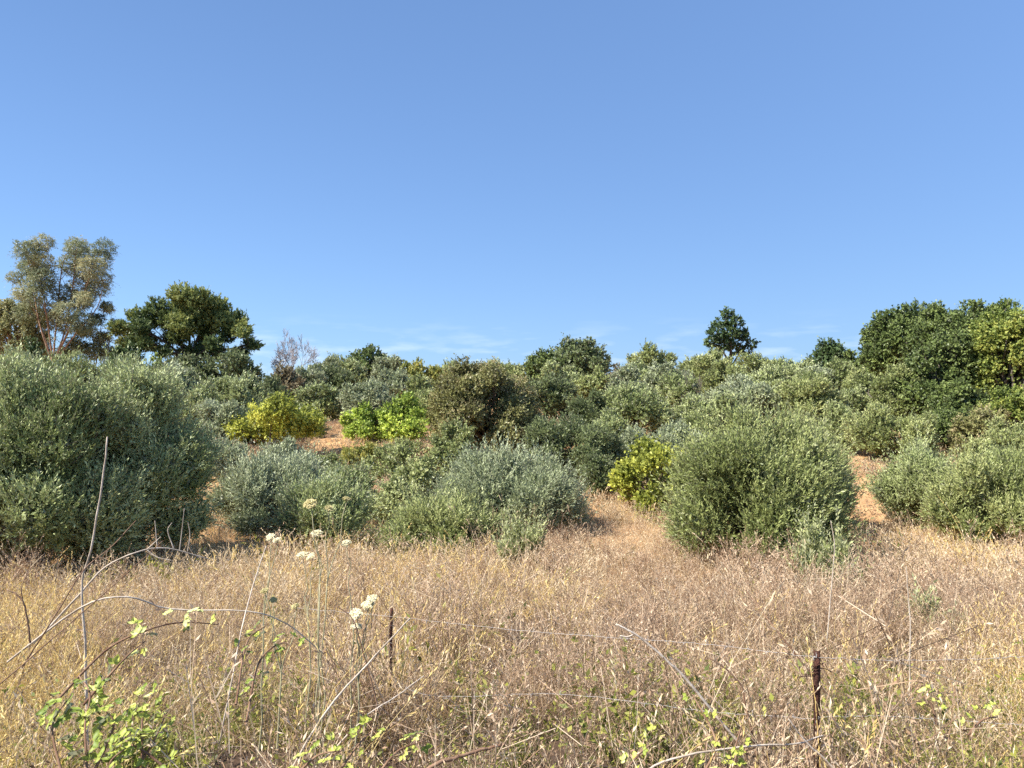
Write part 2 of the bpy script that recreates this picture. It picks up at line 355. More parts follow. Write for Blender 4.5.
tree('olive_tree', 'dark olive below the purple-tinged skyline tree', 'olive tree', 588, 54, 388, 33, 'olive_far', 'olive_dark', OL)
tree('pale_green_tree', 'fresh pale green tree just under the purple-tinged skyline tree', 'tree', 596, 42, 366, 44, 'bush', 'olive_green', None)
tree('olive_tree', 'olive right of the small bare slope patch in mid picture', 'olive tree', 636, 74, 379, 33, 'olive_far', 'olive', OL)
tree('olive_tree', 'rounded olive directly above the yellow bush beside the meadow', 'olive tree', 660, 92, 413, 26, 'olive_far', 'olive_grey', OL)
tree('olive_tree', 'pale olive second from the bare shrub towards the yellow bush', 'olive tree', 668, 56, 358, 43, 'olive_far', 'olive_grey', OL)
tree('olive_tree', 'dusty olive below the bare grey shrub', 'olive tree', 706, 70, 386, 33, 'olive_far', 'olive', OL)
tree('olive_tree', 'broad olive above the big meadow bush, below the lone pointed tree', 'olive tree', 744, 84, 376, 37, 'olive_far', 'olive_grey', OL)
tree('olive_tree', 'broad green olive above the right shoulder of the meadow bush', 'olive tree', 806, 84, 372, 35, 'olive_far', 'olive_green', OL)
tree('olive_tree', 'full round olive above the bare tan slope gap on the right', 'olive tree', 893, 92, 397, 28, 'olive_far', 'olive_green', OL)
tree('olive_tree', 'pale domed olive at the left foot of the tall dark oaks', 'olive tree', 893, 84, 362, 36, 'olive_far', 'olive_green', OL)
tree('olive_tree', 'small olive between the two domed olives left of the oaks', 'olive tree', 850, 52, 384, 36, 'olive_far', 'olive', OL)
tree('rust_bush', 'bush with some rusty dead leaves below the yellowing oak', 'shrub', 980, 56, 404, 27, 'bush', 'pear', None)
for px, w_, top, D, st_, mt, lb in [
  (405, 50, 437, 29, 'bush', 'olive_green', 'low green scrub right under the taller lime green bush'),
  (362, 44, 440, 27, 'bush', 'yellowish', 'dry yellowish scrub below the round lime green bush'),
  (395, 60, 470, 19, 'bush', 'sprout', 'pale whitish seeding scrub left of the silvery centre olive'),
  (318, 56, 448, 24, 'bush', 'olive_green', 'greenish scrub below the right end of the wide yellow bush'),
  (288, 70, 436, 23, 'olive_far', 'olive_grey', 'blue-grey olive top directly under the wide yellow bush'),
  (300, 50, 402, 33, 'olive_far', 'olive', 'olive directly behind the upper right end of the wide yellow bush'),
  (352, 44, 392, 39, 'olive_far', 'olive_green', 'pale olive just above the round lime green bush'),
  (345, 70, 455, 20, 'olive_far', 'olive', 'grey-green scrubby olive below the tan bare patch'),
  (452, 60, 420, 24, 'bush', 'olive_green', 'greenish scrub at the lower left foot of the wild pear'),
  (420, 56, 452, 21, 'bush', 'olive_green', 'low scrub between the thin yellowish shrub and the silvery centre olive'),
  (524, 54, 395, 31, 'bush', 'pear', 'brownish scrub at the right foot of the wild pear'),
  (612, 50, 404, 30, 'olive_far', 'olive', 'olive between the dark shadowed olive and the one above the yellow bush'),
  (600, 40, 448, 22.5, 'olive_far', 'olive_dark', 'small very dark olive low on the right of the deep shadow'),
  (700, 60, 412, 27, 'olive_far', 'olive_green', 'green olive right behind the left shoulder of the big meadow bush'),
  (680, 60, 372, 39, 'olive_far', 'olive', 'olive left of the bare grey shrub, one row up the slope'),
  (625, 44, 364, 40, 'olive_far', 'olive_grey', 'grey olive below the leafless brown skyline shrub'),
  (776, 70, 362, 43, 'olive_far', 'olive', 'olive second row below the skyline right of the lone pointed tree'),
  (728, 60, 358, 47, 'olive_far', 'olive_green', 'olive just under the foot of the lone pointed tree'),
  (815, 56, 362, 43, 'olive_far', 'olive_grey', 'grey olive left of the dusty one under the small round oak'),
  (862, 50, 366, 41, 'olive_far', 'olive_green', 'olive left of the pale domed olive at the oaks'),
  (838, 46, 400, 30, 'olive_far', 'olive', 'olive left of the full round olive above the slope gap'),
  (948, 66, 402, 29, 'bush', 'oak', 'leafy green scrub right of the full round olive'),
  (960, 60, 378, 33, 'oak', 'oak', 'dark low oak scrub between the tall oaks and the rusty-leaved bush'),
  (1012, 60, 380, 30, 'oak', 'oak_yellow', 'yellowish oak scrub at the foot of the yellowing oak'),
  (200, 50, 378, 33, 'olive_far', 'olive', 'olive below the pine, left of the dark round one'),
  (256, 46, 398, 31, 'olive_far', 'olive_dark', 'dark olive just above the left part of the wide yellow bush'),
  (308, 44, 364, 45, 'olive_far', 'olive_grey', 'grey olive just below and right of the leafless skyline tree'),
  (350, 40, 354, 52, 'olive_far', 'olive', 'small olive below the dark skyline oak on its left side'),
  (420, 40, 374, 39, 'olive_far', 'olive_green', 'green olive under the golden-green tree top'),
  (500, 60, 357, 50, 'olive_far', 'olive_green', 'olive top peeping over the right shoulder of the wild pear'),
  (560, 50, 358, 45, 'olive_far', 'olive', 'olive under the left half of the purple-tinged tree'),
  (640, 50, 360, 47, 'olive_far', 'olive', 'olive under the rounded green skyline dome'),
  (118, 60, 352, 36, 'olive_far', 'olive', 'grey olive top showing behind the two big left olives'),
  (70, 70, 348, 34, 'olive_far', 'olive_green', 'olive top in front of the orange gum trunks'),
  ]:
    tree('scrub_bush' if 'scrub' in lb and st_ != 'olive_far' else 'olive_tree', lb, 'shrub' if 'scrub' in lb and st_ != 'olive_far' else 'olive tree', px, w_, top, D, st_, mt, OL if st_ == 'olive_far' else 'scrub bushes on the slope')
# ------------------------------------------------------------------ crest
tree('oak_tree', 'dark oak on the skyline between the bare tree and the golden-green tree', 'oak', 368, 52, 346, 57, 'oak', 'oak', 'oaks along the skyline')
tree('olive_tree', 'grey olive on the skyline just right of the bare tree', 'olive tree', 330, 40, 352, 56, 'olive_far', 'olive_grey', OL)
tree('olive_tree', 'grey olive on the skyline right of the dark centre-left oak', 'olive tree', 388, 36, 352, 55, 'olive_far', 'olive_grey', OL)
tree('olive_tree', 'far olive tops directly behind the wild pear', 'olive tree', 455, 60, 358, 56, 'olive_far', 'olive', OL)
tree('purple_tree', 'broad purple-tinged grey-green tree, highest on the skyline mid picture', 'tree', 580, 70, 335, 58, 'oak', 'olive_dark', None)
tree('oak_tree', 'low dark oak at the left side of the purple-tinged skyline tree', 'oak', 545, 48, 348, 56, 'oak', 'oak', 'oaks along the skyline')
tree('dry_shrub', 'leafless-looking brown shrub on the skyline right of the purple-tinged tree', 'shrub', 620, 30, 362, 45, 'bush', 'brown', None, lai=0.5)
tree('olive_tree', 'rounded green tree dome on the skyline left of the lone pointed tree', 'olive tree', 652, 52, 343, 52, 'olive_far', 'olive_green', OL)
tree('olive_tree', 'olive on the skyline directly below the lone pointed tree', 'olive tree', 706, 62, 347, 54, 'olive_far', 'olive_green', OL)
tree('olive_tree', 'olive on the skyline just right of the lone pointed tree', 'olive tree', 764, 56, 348, 52, 'olive_far', 'olive_green', OL)
tree('olive_tree', 'dark-gapped olive left of the small dark round oak', 'olive tree', 792, 50, 354, 48, 'olive_far', 'olive', OL)
tree('pointed_oak', 'lone pointed dark tree with gaps standing above the skyline', 'tree', 731, 52, 304, 60, 'oak', 'dark', None, bark=BARK_DARK, lai=2.0, limbs=4, fork_h=1.5, lmul=0.95,
     lobes=[(729,313,6),(722,322,6),(735,322,7),(715,333,8),(729,334,8),(743,334,7),(752,343,5),(710,342,6),(722,345,8),(738,346,8),(748,350,6),(730,326,5)], sparse_core=True)
tree('oak_tree', 'small dark round oak on the skyline left of the tall oaks', 'oak', 830, 42, 337, 60, 'oak', 'dark', 'oaks along the skyline')
tree('oak_tree', 'mid green low oak on the skyline next to the tall oaks', 'oak', 860, 56, 346, 50, 'oak', 'oak', 'oaks along the skyline')
tree('olive_tree', 'dusty olive under the small dark round oak', 'olive tree', 838, 56, 358, 44, 'olive_far', 'olive', OL)
tree('oak_tree', 'tall dark oak at the left end of the high group on the right', 'oak', 912, 88, 300, 46, 'oak', 'oak', 'tall oaks on the right', n=30, base=0.04)
tree('oak_tree', 'tallest dark green oak in the middle of the high group on the right', 'oak', 968, 112, 293, 42, 'oak', 'oak', 'tall oaks on the right', n=34, base=0.04)
tree('oak_tree', 'lower leafy oak in front of the tallest dark oak', 'oak', 938, 86, 326, 35, 'oak', 'oak', 'tall oaks on the right', n=22)
tree('yellowing_oak', 'yellowing oak cut by the right edge of the photo', 'oak', 1020, 92, 294, 34, 'oak', 'oak_yellow', 'tall oaks on the right', n=30, base=0.03)
bare_tree('bare_tree', 'leafless greyish-purple tree on the skyline right of the pine', 'bare tree', 290, 62, 328, 48)
tree('dry_shrub', 'dark brown dry bush below the leafless skyline tree', 'shrub', 286, 46, 362, 44, 'bush', 'brown', None, lai=0.8)
tree('olive_tree', 'dark olive bush left of the leafless skyline tree and right of the pine', 'olive tree', 268, 44, 374, 40, 'olive_far', 'olive_dark', OL)
bare_tree('bare_shrub', 'leafless pale grey shrub among olives left of the lone pointed tree', 'shrub', 697, 44, 364, 38, levels=4, mat=BARK, spread=0.8)
# ------------------------------------------------------------------ left back
tree('gum_tree', 'tall open gum tree with orange trunks at the far left', 'gum tree', 52, 105, 234, 46, 'euc', 'euc', None, bark=BARK_RED, sparse_core=True, lai=1.7, trunk_r=0.085, stems=1, fork_h=2.4, limbs=8, lmul=1.5, leaf=0.65,
     lobes=[(22,246,7),(35,252,7),(50,243,6),(64,240,7),(78,248,7),(95,243,7),(90,255,8),(16,262,6),(28,266,8),(44,262,7),(60,260,8),(76,266,8),(98,268,8),(12,275,5),(34,280,8),(50,278,8),(68,282,8),(88,285,7),(102,278,6),(30,292,6),(46,296,6),(72,298,7),(92,300,5),(60,305,5),(20,310,8),(35,316,8),(76,312,8),(88,324,8),(62,322,7),(45,308,7),(9,292,6),(112,322,5),(24,298,6),(54,290,7),(84,298,6)])
tree('gum_tree', 'brownish lower gum foliage to the left of the orange trunks', 'gum tree', 14, 66, 296, 48, 'euc', 'euc_brown', None, bark=BARK_RED, lai=1.5, stems=1, base=0.25)
tree('gum_tree', 'thin grey gum foliage hanging to the right of the orange trunks', 'gum tree', 92, 52, 300, 47, 'euc', 'euc', None, bark=BARK, lai=2.0, stems=1, base=0.25, leaf=0.7, trunk_r=0.05, fork_h=1.0, limbs=3,
     lobes=[(104,306,6),(95,318,7),(108,322,5),(84,330,8),(98,336,8),(76,345,9),(92,350,9),(66,352,8),(106,350,6),(112,308,3)])
tree('green_shrub', 'small bright dark-green round bush below the gum tree', 'shrub', 33, 30, 338, 38, 'bush', 'dark', None)
tree('pine_tree', 'broad domed umbrella pine left of the leafless skyline tree', 'pine tree', 188, 135, 287, 45, 'pine', 'pine', None, bark=BARK_DARK, base=0.30, lai=1.5, trunk_r=0.15, stems=1, fork_h=2.6, limbs=8, lmul=1.08,
     lobes=[(118,342,7),(124,330,7),(252,336,6),(256,346,5),(146,342,9),(188,298,11),(172,302,10),(205,300,11),(158,308,10),(220,308,11),(143,318,9),(233,318,10),(130,330,8),(245,330,9),(190,312,13),(170,320,12),(210,320,12),(152,330,9),(230,334,9),(180,335,10),(198,338,8),(243,342,7),(132,342,7),(205,330,9),(165,338,7),(196,350,9),(222,345,8),(155,345,7),(180,352,8),(210,352,9),(168,352,7),(236,352,7),(190,324,14),(150,322,9),(226,322,11),(208,308,11),(172,310,11),(188,300,13)])
tree('dark_conifer', 'very dark small conifer under the left side of the pine', 'conifer', 128, 34, 338, 43, 'bush', 'dark', None)
tree('grey_shrub', 'dusky twiggy bush under the right side of the pine', 'shrub', 226, 76, 344, 43, 'bush', 'olive_dark', None, lai=0.8)
tree('grey_shrub', 'dusky undergrowth hiding the trunk foot of the pine', 'shrub', 182, 70, 352, 43, 'bush', 'olive_dark', None)
tree('olive_tree', 'pale olive between the two left big olives and the pine trunk', 'olive tree', 170, 60, 360, 34, 'olive_far', 'olive_grey', OL)
tree('yellow_shrub', 'small yellow tuft at the foot of the pine', 'shrub', 152, 24, 352, 36, 'yellow', 'oak_yellow', 'yellow-leaved bushes', bark=BARK_DARK)
tree('olive_tree', 'pale olive in the far left corner under the brownish gum foliage', 'olive tree', 8, 70, 344, 26, 'olive_far', 'olive_green', OL)
print('LEAVES', count[0])

# ------------------------------------------------------------------ ground
xs = np.concatenate([np.linspace(-700, -60, 26), np.arange(-58, 58.1, 0.5), np.linspace(60, 700, 26)])
ys = np.concatenate([np.linspace(-300, -5, 14), np.arange(-4, 100, 0.5), np.linspace(101, 900, 40)])
gx, gy = np.meshgrid(xs, ys); gz = terrain(gx, gy)
gz += np.where((gy > 2) & (gy < 95), 0.03*rng.normal(size=gz.shape), 0)
V = np.stack([gx, gy, gz], -1).reshape(-1, 3); nx = len(xs); ny = len(ys)
i = (np.arange(ny-1)[:, None]*nx+np.arange(nx-1)[None]).ravel()
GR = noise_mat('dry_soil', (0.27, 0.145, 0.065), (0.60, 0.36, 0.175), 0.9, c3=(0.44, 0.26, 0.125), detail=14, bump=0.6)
_nt = GR.node_tree; _r = [n for n in _nt.nodes if n.type == 'VALTORGB'][0]; _p = [n for n in _nt.nodes if n.type == 'BSDF_PRINCIPLED'][0]
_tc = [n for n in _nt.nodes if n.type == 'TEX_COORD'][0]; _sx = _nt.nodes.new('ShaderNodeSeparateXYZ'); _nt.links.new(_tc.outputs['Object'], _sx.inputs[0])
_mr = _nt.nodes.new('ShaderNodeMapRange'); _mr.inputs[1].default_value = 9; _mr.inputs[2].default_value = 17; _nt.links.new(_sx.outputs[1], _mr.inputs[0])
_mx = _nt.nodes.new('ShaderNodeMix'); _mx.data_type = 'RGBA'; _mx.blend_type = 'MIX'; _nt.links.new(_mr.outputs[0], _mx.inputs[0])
_mx.inputs[6].default_value = (0.085, 0.055, 0.036, 1); _nt.links.new(_r.outputs[0], _mx.inputs[7]); _nt.links.new(_mx.outputs[2], _p.inputs['Base Color'])  # near soil colour darkened: humus tone plus painted-in shade under dense plants
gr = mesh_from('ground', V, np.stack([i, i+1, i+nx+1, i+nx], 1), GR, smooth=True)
gr['kind'] = 'structure'; gr['label'] = 'dry tan hillside soil and litter under the meadow'

# ------------------------------------------------------------------ grass tufts, instanced (stuff)
SRC = bpy.data.collections.new('tuft_sources')
def strip(pts, w, side):
    """pts (n,k,3) curves, w (n,k) widths, side (n,3)"""
    n, k, _ = pts.shape
    a = pts-side[:, None]*w[..., None]*0.5; b = pts+side[:, None]*w[..., None]*0.5
    V = np.stack([a, b], 2).reshape(n, k*2, 3)
    q = np.array([[2*m, 2*m+1, 2*m+3, 2*m+2] for m in range(k-1)])
    Q = (np.arange(n)[:, None, None]*k*2+q[None]).reshape(-1, 4)
    return V.reshape(-1, 3), Q
def curve_stems(n, h, rad, lean, wid, k=5, droop=0.15):
    b = np.stack([rng.normal(size=n)*rad, rng.normal(size=n)*rad, np.zeros(n)-0.02], 1)
    H = h*(0.5+0.55*rng.random(n)+0.4*(rng.random(n) < 0.06)); ld = rng.normal(size=(n, 2))*lean
    t = np.linspace(0, 1, k)[None, :, None]
    cv = rng.normal(size=(n, 2))*lean*0.7
    P = np.zeros((n, k, 3)); P[..., :2] = b[:, None, :2]+(ld[:, None]*t+cv[:, None]*t**2)*H[:, None, None]
    P[..., 2] = b[:, 2:3]+H[:, None]*(t[..., 0]-droop*t[..., 0]**3)
    w = wid*(1-0.65*t[..., 0])*np.ones((n, 1))
    side = norm(np.stack([rng.normal(size=n), rng.normal(size=n), np.zeros(n)], 1))
    return P, w, side
def join(parts):
    Vs, Qs, Rs, o = [], [], [], 0
    for V, Q, R in parts:
        Vs.append(V); Qs.append(Q+o); Rs.append(np.ones(len(Q))*R if np.isscalar(R) else R); o += len(V)
    return np.vstack(Vs), np.vstack(Qs), np.concatenate(Rs)
def tuft(kind, mat, w=1.0, dens=1.0):
    parts = []
    if kind == 'straw':
        hh = 0.60*(0.8+0.45*rng.random())
        P, W, s = curve_stems(int(13*dens), hh, 0.085, 0.26, 0.0032*w); V, Q = strip(P, W, s); parts.append((V, Q, np.repeat(0.25+0.75*rng.random(len(P)), 4)))
        n = len(P); tip = P[:, -1]; d = norm(P[:, -1]-P[:, -2])
        V, Q = shoots(tip-d*0.07, d, np.full(n, 0.13), 9, 0.026*(0.6+0.4*w), 0.0055*w, 0.28); parts.append((V, Q, 0.5+0.5*rng.random(len(Q))))
        P, W, s = curve_stems(int(22*dens), 0.36, 0.10, 0.6, 0.0048*w, droop=0.55); V, Q = strip(P, W, s); parts.append((V, Q, np.repeat(rng.random(len(P)), 4)))
        P, W, s = curve_stems(int(9*dens), 0.16, 0.13, 1.3, 0.006*w, droop=0.6); V, Q = strip(P, W, s); parts.append((V, Q, np.repeat(rng.random(len(P))*0.5, 4)))
    if kind == 'weed':      # branched dry herb with small seed cups
        P, W, s = curve_stems(int(8*dens), 0.62*(0.8+0.45*rng.random()), 0.08, 0.22, 0.0038*w, droop=0.03); V, Q = strip(P, W, s); parts.append((V, Q, np.repeat(rng.random(len(P)), 4)))
        m = 10
        t = 0.25+0.75*rng.random((len(P), m)); idx = t*4; i0 = np.clip(idx.astype(int), 0, 3); fr = (idx-i0)[..., None]
        ar = np.arange(len(P))[:, None]
        pos = (P[ar, i0]*(1-fr)+P[ar, i0+1]*fr).reshape(-1, 3)
        d = norm(rng.normal(size=pos.shape)*np.array([0.7, 0.7, .3])+np.array([0, 0, 1.0])); L = 0.09+0.16*rng.random(len(pos))
        tt = np.linspace(0, 1, 3)[None, :, None]; B = pos[:, None]+d[:, None]*L[:, None, None]*tt
        V, Q = strip(B, np.full((len(pos), 3), 0.0024*w), perp(d)); parts.append((V, Q, np.repeat(rng.random(len(pos)), 2)))
        V, Q = shoots(pos+d*L[:, None]*0.45, d, L*0.65, 4, 0.020*(0.5+0.5*w), 0.006*w, 0.7); parts.append((V, Q, 0.25+0.75*rng.random(len(Q))))
        P, W, s = curve_stems(int(10*dens), 0.25, 0.10, 0.7, 0.006*w, droop=0.6); V, Q = strip(P, W, s); parts.append((V, Q, np.repeat(rng.random(len(P))*0.5, 4)))
    if kind == 'twig':      # tangled fallen dead stems
        n = int(18*dens)
        a = np.stack([rng.normal(size=n)*0.14, rng.normal(size=n)*0.14, 0.03+0.30*rng.random(n)], 1)
        d = norm(rng.normal(size=(n, 3))*np.array([1, 1, 0.6])+np.array([0, 0, 0.15])); L = 0.18+0.42*rng.random(n)**1.5
        t = np.linspace(0, 1, 4)[None, :, None]; B = a[:, None]+d[:, None]*L[:, None, None]*(t-0.4)+rng.normal(size=(n, 4, 3))*0.03
        B[..., 2] = np.maximum(B[..., 2], 0)
        V, Q = strip(B, np.full((n, 4), 0.0034*w), perp(d)); parts.append((V, Q, np.repeat(rng.random(n), 3)))
        k = 4; V, Q = shoots(a, d, L*0.5, k, 0.020*w, 0.007*w, 1.2); parts.append((V, Q, rng.random(len(Q))*0.7))
    if kind == 'green':
        P, W, s = curve_stems(int(9*dens), 0.60*(0.8+0.4*rng.random()), 0.09, 0.3, 0.0032*w); V, Q = strip(P, W, s); parts.append((V, Q, 0.2))
        d = norm(P[:, -1]-P[:, 0]); L = np.linalg.norm(P[:, -1]-P[:, 0], axis=1)
        V, Q = shoots(P[:, 0]+d*(L*0.15)[:, None], d, L*0.9, 10, 0.045*w, 0.020*w, 1.2); parts.append((V, Q, rng.random(len(Q))))
        P, W, s = curve_stems(int(12*dens), 0.3, 0.1, 0.5, 0.005*w, droop=0.5); V, Q = strip(P, W, s); parts.append((V, Q, np.repeat(rng.random(len(P))*0.6, 4)))
    V, Q, R = join(parts); V[:, 2] = np.maximum(V[:, 2], -0.03)
    o = mesh_from('tuft_source', V, Q, mat, R)
    C.objects.unlink(o)
    return o
GAIN[0] = 0.97
M_STRAW = leaf_mat('dry_straw', [(0.29,0.19,0.10),(0.49,0.355,0.195),(0.67,0.52,0.32),(0.79,0.66,0.47)], rough=0.6, trans=0.3, spec=0.25)
M_GOLD = leaf_mat('golden_straw', [(0.40,0.25,0.06),(0.60,0.41,0.12),(0.78,0.57,0.21),(0.86,0.70,0.34)], rough=0.6, trans=0.3, spec=0.25)
M_WEED = leaf_mat('brown_weed', [(0.13,0.08,0.045),(0.32,0.205,0.125),(0.53,0.37,0.24),(0.74,0.60,0.43)], rough=0.7, trans=0.25, spec=0.15)
M_TWIG = leaf_mat('dead_stems', [(0.10,0.062,0.035),(0.27,0.175,0.10),(0.50,0.38,0.24)], rough=0.8, trans=0.15, spec=0.1)
M_GREEN = leaf_mat('green_weed', [(0.09,0.115,0.022),(0.20,0.22,0.04),(0.36,0.36,0.07),(0.50,0.45,0.13)], rough=0.5, trans=0.35)
def scatter(name, label, variants, pts, scale, kindlabel='stuff'):
    col = bpy.data.collections.new(name+'_kinds')
    for v in variants: col.objects.link(v)
    n = len(pts)
    me = bpy.data.meshes.new(name); me.vertices.add(n); me.vertices.foreach_set('co', pts.astype(np.float32).ravel())
    def att(nm, ty, dat, f='value'):
        a = me.attributes.new(nm, ty, 'POINT'); a.data.foreach_set(f, np.asarray(dat).ravel())
    rot = np.stack([rng.normal(size=n)*0.10, rng.normal(size=n)*0.10, rng.random(n)*6.283], 1).astype(np.float32)
    att('rot', 'FLOAT_VECTOR', rot, 'vector'); att('sc', 'FLOAT', scale.astype(np.float32)); att('var', 'INT', rng.integers(0, len(variants), n).astype(np.int32))
    o = bpy.data.objects.new(name, me); C.objects.link(o); o['kind'] = 'stuff'; o['label'] = label; o['category'] = 'grass'
    ng = bpy.data.node_groups.new(name+'_scatter', 'GeometryNodeTree')
    ng.interface.new_socket('Geometry', in_out='INPUT', socket_type='NodeSocketGeometry')
    ng.interface.new_socket('Geometry', in_out='OUTPUT', socket_type='NodeSocketGeometry')
    N = ng.nodes.new; L = ng.links.new
    gi = N('NodeGroupInput'); go = N('NodeGroupOutput'); ip = N('GeometryNodeInstanceOnPoints'); ci = N('GeometryNodeCollectionInfo')
    ci.inputs['Collection'].default_value = col; ci.inputs['Separate Children'].default_value = True; ci.inputs['Reset Children'].default_value = True
    def named(nm, ty):
        a = N('GeometryNodeInputNamedAttribute'); a.data_type = ty; a.inputs['Name'].default_value = nm; return a.outputs['Attribute']
    L(gi.outputs[0], ip.inputs['Points']); L(ci.outputs[0], ip.inputs['Instance']); ip.inputs['Pick Instance'].default_value = True
    L(named('var', 'INT'), ip.inputs['Instance Index'])
    e2r = N('FunctionNodeEulerToRotation'); L(named('rot', 'FLOAT_VECTOR'), e2r.inputs[0]); L(e2r.outputs[0], ip.inputs['Rotation'])
    L(named('sc', 'FLOAT'), ip.inputs['Scale']); L(ip.outputs[0], go.inputs[0])
    md = o.modifiers.new('scatter', 'NODES'); md.node_group = ng
    return o
def vnoise(x, y, s, seed):
    r = np.random.default_rng(seed); v = 0
    for k in range(6):
        a = r.random()*6.28; f = s*(0.6+1.1*r.random()); v = v+np.sin((x*math.cos(a)+y*math.sin(a))*f+r.random()*6.28)
    return v/3.4
def field(n, y0, y1, pad=3.0):
    """points spread evenly in a fan in front of the camera"""
    y = np.sqrt(rng.random(n)*(y1**2-y0**2)+y0**2); hw = 0.66*y+pad
    x = (rng.random(n)*2-1)*hw
    return x, y
# footprints of shrubs are kept clear of tall grass only by their own foliage
def pxpy(x, y): return 512+x/y*F
near = lambda k, m, d=1.0: [tuft(k, m, 1.0, d) for _ in range(5)]
mid = lambda k, m, d=0.8: [tuft(k, m, 1.9, d) for _ in range(5)]
far = lambda k, m, d=0.6: [tuft(k, m, 4.0, d) for _ in range(4)]
sets = {}
def zone(rng_y, n, size, fam, tag, pad=3.0):
    x, y = field(n, *rng_y, pad=pad)
    px = pxpy(x, y); a = vnoise(x, y, 0.7, 3); b = vnoise(x, y, 1.7, 9); c = vnoise(x, y, 0.5, 21)
    ps = {}
    gold = 0.45+0.35*np.clip(a*1.5, -0.6, 1)+1.8*np.clip((150-px)/140, 0, 1)*(y < 12)+0.35*np.clip(a, 0, 1)+0.45*np.clip((px-820)/200, 0, 1)*(y < 9)
    straw = 0.55+0.5*np.clip(b, 0, 1)+1.1*np.clip((y-7)/4, 0, 1)
    weed = 0.55+0.9*np.clip(-a, 0, 1)+1.1*np.exp(-((px-520)/170)**2)*np.clip(1.4-abs(y-7)/4, 0, 1)
    twig = (0.65+0.7*np.clip(-b, 0, 1))*np.clip((8-y)/3, 0.05, 1.4)
    green = (0.22+0.75*np.clip(c*1.5, 0, 1))*np.clip((6.6-y)/2.2, 0.10, 1.3)*2.05+1.1*np.exp(-((px-150)/90)**2)*(y < 4.5)+0.22*(b > 0.25)*(y > 5)
    gold, straw, weed, twig, green = (v**2.2 for v in (gold, straw, weed, twig, green))
    bare = ((abs(px-866) < 13) & (y > 15.5) & (y < 27)) | ((abs(px-334+0.9*(y-30)) < 20) & (y > 23) & (y < 40))
    K = np.stack([gold, straw, weed, twig, green], 1); cs = np.cumsum(K/K.sum(1, keepdims=True), 1)
    gap = (vnoise(x, y, 1.8, 33)+0.6*vnoise(x, y, 4.5, 41) < -0.18) & (y < 10) & (rng.random(n) < 0.92)
    ch = (rng.random(n)[:, None] > cs).sum(1).clip(0, 4)
    hm = (0.78+0.25*vnoise(x, y, 1.3, 5))*(0.55+0.9*rng.random(n)**2)*size
    hm *= np.interp(y, [0, 4, 7, 12, 18, 60], [0.85, 0.95, 1.05, 1.0, 0.8, 0.7])
    hm = np.minimum(hm, np.interp(y, [2.2, 3.0, 5, 8], [0.80, 1.08, 1.25, 1.35]))
    z = terrain(x, y)
    for q, k in enumerate(('gold', 'straw', 'weed', 'twig', 'green')):
        s = (ch == q) & ~gap & (~bare | (rng.random(n) < 0.5))
        sets.setdefault((k, fam), []).append((np.stack([x[s], y[s], z[s]], 1), hm[s]))
zone((1.9, 5.2), 2300, 0.86, 'near', 'n', 1.2)
zone((5.2, 9.5), 3600, 1.0, 'near', 'n', 1.5)
zone((9.5, 20), 8000, 1.0, 'mid', 'm', 2)
zone((19, 40), 26000, 0.8, 'far', 'f', 3)
zone((40, 75), 9000, 0.9, 'far', 'f', 4)
for (tx, ty, nn) in ((X(812, 3.0), 2.95, 13), (X(391, 4.9), 4.8, 20), (X(90, 3.2), 3.15, 8), (X(670, 2.9), 2.85, 6), (X(300, 2.8), 2.75, 6), (X(900, 3), 2.95, 6)):
    x = tx+rng.normal(size=nn)*0.16; y = ty-0.05+rng.normal(size=nn)*0.08; z = terrain(x, y)
    for q, k in enumerate(('straw', 'weed', 'gold', 'twig')):
        sets[(k, 'near')].append((np.stack([x, y, z], 1)[q::4], (0.95+0.35*rng.random(nn))[q::4]))
MK = dict(gold=('straw', M_GOLD), straw=('straw', M_STRAW), weed=('weed', M_WEED), twig=('twig', M_TWIG), green=('green', M_GREEN))
NM = dict(gold=('golden_grass', 'golden dry grass'), straw=('dry_grass', 'pale straw-coloured dry grass'), weed=('dry_weeds', 'reddish-brown dried seeding weeds'),
          twig=('dead_stems', 'grey tangled dead stems'), green=('green_weeds', 'small green and yellow leafy weeds'))
WH = dict(near='covering the near part of the meadow', mid='covering the far part of the meadow by the bushes', far='covering the slope between the trees')
for (k, fam), lst in sets.items():
    P = np.vstack([a for a, b in lst]); S = np.concatenate([b for a, b in lst])
    if len(P) == 0: continue
    vs = dict(near=near, mid=mid, far=far)[fam](*MK[k])
    scatter(NM[k][0], NM[k][1]+' '+WH[fam], vs, P, S)

